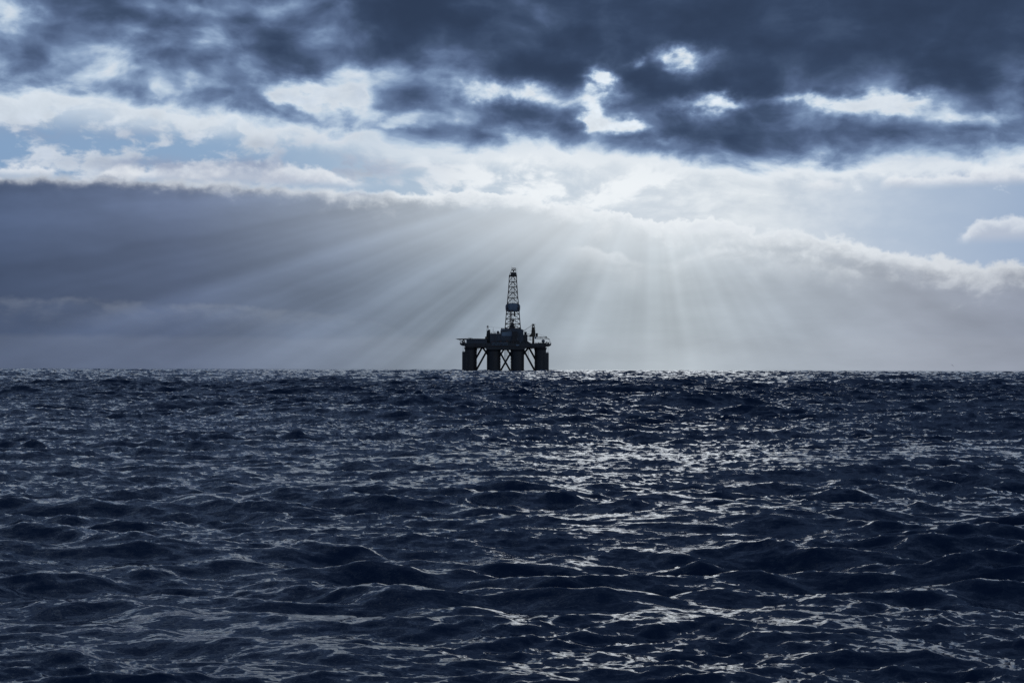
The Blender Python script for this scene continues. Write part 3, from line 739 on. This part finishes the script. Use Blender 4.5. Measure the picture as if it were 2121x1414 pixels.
    cab = part('machinery_house', 'crane', crane, box(25.6, 30.5, KY - 1.8, KY + 1.8, 35.6, 38.7, bev=.1), prism([(23.4, 36.2), (25.6, 37.6), (25.6, 35.6), (24.4, 35.6)], KY - 1, KY + 1))
    part('counterweight', 'hull', crane, box(30.8, 33.0, KY - 1.6, KY + 1.6, 35.7, 39.2, bev=.12))
    part('cab_glass', 'panel', crane, box(29.6, 31.4, KY - 2.6, KY - 1.85, 33.6, 35.5, bev=.08))
    bm = bmesh.new()
    for y in (KY - 1.1, KY + 1.1):
        for f0, f1, g0, g1 in ((26.2, 28.2, 27.2, 28.0), (30.6, 28.5, 29.5, 28.8)):
            lo, hi = min(f0, f1), max(f0, f1); lo2, hi2 = min(g0, g1), max(g0, g1)
            v = [bm.verts.new(c) for c in ((lo, y - .2, 38.6), (hi, y - .2, 38.6), (hi2, y - .2, 47.8), (lo2, y - .2, 47.8), (lo, y + .2, 38.6), (hi, y + .2, 38.6), (hi2, y + .2, 47.8), (lo2, y + .2, 47.8))]
            for q in ((0, 1, 2, 3), (7, 6, 5, 4), (0, 4, 5, 1), (1, 5, 6, 2), (2, 6, 7, 3), (3, 7, 4, 0)): bm.faces.new([v[i] for i in q])
    add_box(bm, 26.9, 29.8, KY - 1.4, KY + 1.4, 38.6, 45.2); add_box(bm, 27.3, 29.4, KY - 1.2, KY + 1.2, 46.6, 48.2)
    for x in (27.7, 28.9): add_box(bm, x - .3, x + .3, KY - .6, KY + .6, 48.2, 49.0)
    aframe = obj('crane_a_frame', bm, 'crane', crane)
    for z, x0, x1 in ((47.6, 26.5, 30.9), (44.0, 25.7, 30.6), (41.2, 25.2, 30.9)):
        b2 = bmesh.new(); add_box(b2, x0, x1, KY - 1.9, KY - 1.5, z - .12, z)
        rail(b2, [(x0, KY - 1.9, z), (x1, KY - 1.9, z)], 1.0, 1.1, .05); obj('catwalk', b2, 'steel', aframe)
    bm = bmesh.new()
    for y in (KY - .9, KY + .9):
        truss(bm, (30.2, y, 33.5), (41.6, y, 33.5), (0.5, 0, 1.9), .17, 9)
        add_tube(bm, (41.6, y, 35.3), (45.4, KY, 32.6), .2, n=5); add_tube(bm, (41.6, y, 33.5), (45.4, KY, 32.6), .2, n=5)
    for i in range(6): add_tube(bm, (31 + 2 * i, KY - .9, 33.5), (31 + 2 * i, KY + .9, 33.5), .1, n=4)
    add_box(bm, 41.0, 42.0, KY - .5, KY + .5, 34.2, 36.0); add_box(bm, 35.4, 36.1, KY - .3, KY + .3, 34.6, 35.3)
    boom = obj('crane_boom', bm, 'crane', crane)
    part('hook', 'steel', boom, tube((45.2, KY, 32.4), (45.2, KY, 31.0), .06), box(44.9, 45.5, KY - .2, KY + .2, 30.4, 31.0))
    part('pendant_wire', 'steel', crane, tube((33.0, KY, 38.6), (41.4, KY, 35.8), .06, n=5))
    for dz in (0, .5, 1.0): part('stay_wire', 'steel', crane, tube((27.2, KY, 47.9 - dz), (18.4, KY + 3, 41.8 - dz * .6), .07, n=5))

    # --- right-hand deck
    house = part('radome_house', 'deck', rig, box(35.6, 41.5, -24, -12, 28.52, 29.3, bev=.05), prism([(31.0, 28.5), (35.0, 28.5), (35.0, 29.2), (33.5, 28.9)], -22, -14))
    part('radome', 'dome', rig, ball(38.6, -17, 31.15, 1.75), lathe(38.6, -17, [(.9, 29.25), (.7, 30.0)], n=12), smooth_faces=True)
    for x, h in ((30.5, .9), (31.8, .6), (33.2, 1.2), (34.6, .7), (41.2, 1.9)):
        part('deck_gear', 'steel', rig, box(x, x + .9, -29, -27.5, 28.52, 28.5 + h, bev=.05))
    return rig
build_rig()

# ------------------------------------------------------------------ a gull skimming the waves
def build_gull():
    root = bpy.data.objects.new('gull', None); COL.objects.link(root)
    root['label'] = 'tiny dark gull gliding low over the sea at the far right'
    root['category'] = 'bird'
    D = 480.0
    root.location = (0.3096 * D, D, 4.3)
    root.rotation_euler = (0, D2R(33), D2R(12))
    bm = bmesh.new()
    n = 10
    prof = [(-.30, .005, 0), (-.24, .022, 0), (-.12, .055, 0), (0.0, .07, 0), (.10, .062, .01), (.17, .042, .025), (.22, .043, .035), (.26, .03, .03), (.30, .012, .02), (.335, .004, .012)]
    rings = [[bm.verts.new((r * math.cos(2 * math.pi * i / n), y, zc + r * 0.9 * math.sin(2 * math.pi * i / n))) for i in range(n)] for y, r, zc in prof]
    for a, b in zip(rings[:-1], rings[1:]):
        for i in range(n): bm.faces.new((a[i], a[(i + 1) % n], b[(i + 1) % n], b[i]))
    bm.faces.new(rings[0][::-1]); bm.faces.new(rings[-1])
    obj('body', bm, 'gull', root, True)
    for s in (-1, 1):
        bm = bmesh.new()
        st = [(0.03, .10, -.10, .02), (.18, .12, -.06, .09), (.34, .13, -.02, .13), (.50, .07, -.05, .09), (.62, -.02, -.10, .02), (.70, -.12, -.15, -.05)]
        top = [[bm.verts.new((s * x, y0, z + .008)), bm.verts.new((s * x, y1, z)), bm.verts.new((s * x, (y0 + y1) / 2, z - .012))] for x, y0, y1, z in st]
        for a, b in zip(top[:-1], top[1:]):
            for i in range(3): bm.faces.new((a[i], a[(i + 1) % 3], b[(i + 1) % 3], b[i]))
        bm.faces.new(top[0]); bm.faces.new(top[-1][::-1])
        obj('wing', bm, 'gull', root)
    bm = bmesh.new()
    v = [bm.verts.new(c) for c in ((-.03, -.26, .01), (.03, -.26, .01), (.07, -.42, 0), (-.07, -.42, 0), (-.03, -.26, -.01), (.03, -.26, -.01), (.07, -.42, -.008), (-.07, -.42, -.008))]
    for q in ((0, 1, 2, 3), (7, 6, 5, 4), (0, 4, 5, 1), (1, 5, 6, 2), (2, 6, 7, 3), (3, 7, 4, 0)): bm.faces.new([v[i] for i in q])
    obj('tail', bm, 'gull', root)
M['gull'] = paint('gull_plumage', (0.12, 0.11, 0.11), wear=0.0)
build_gull()
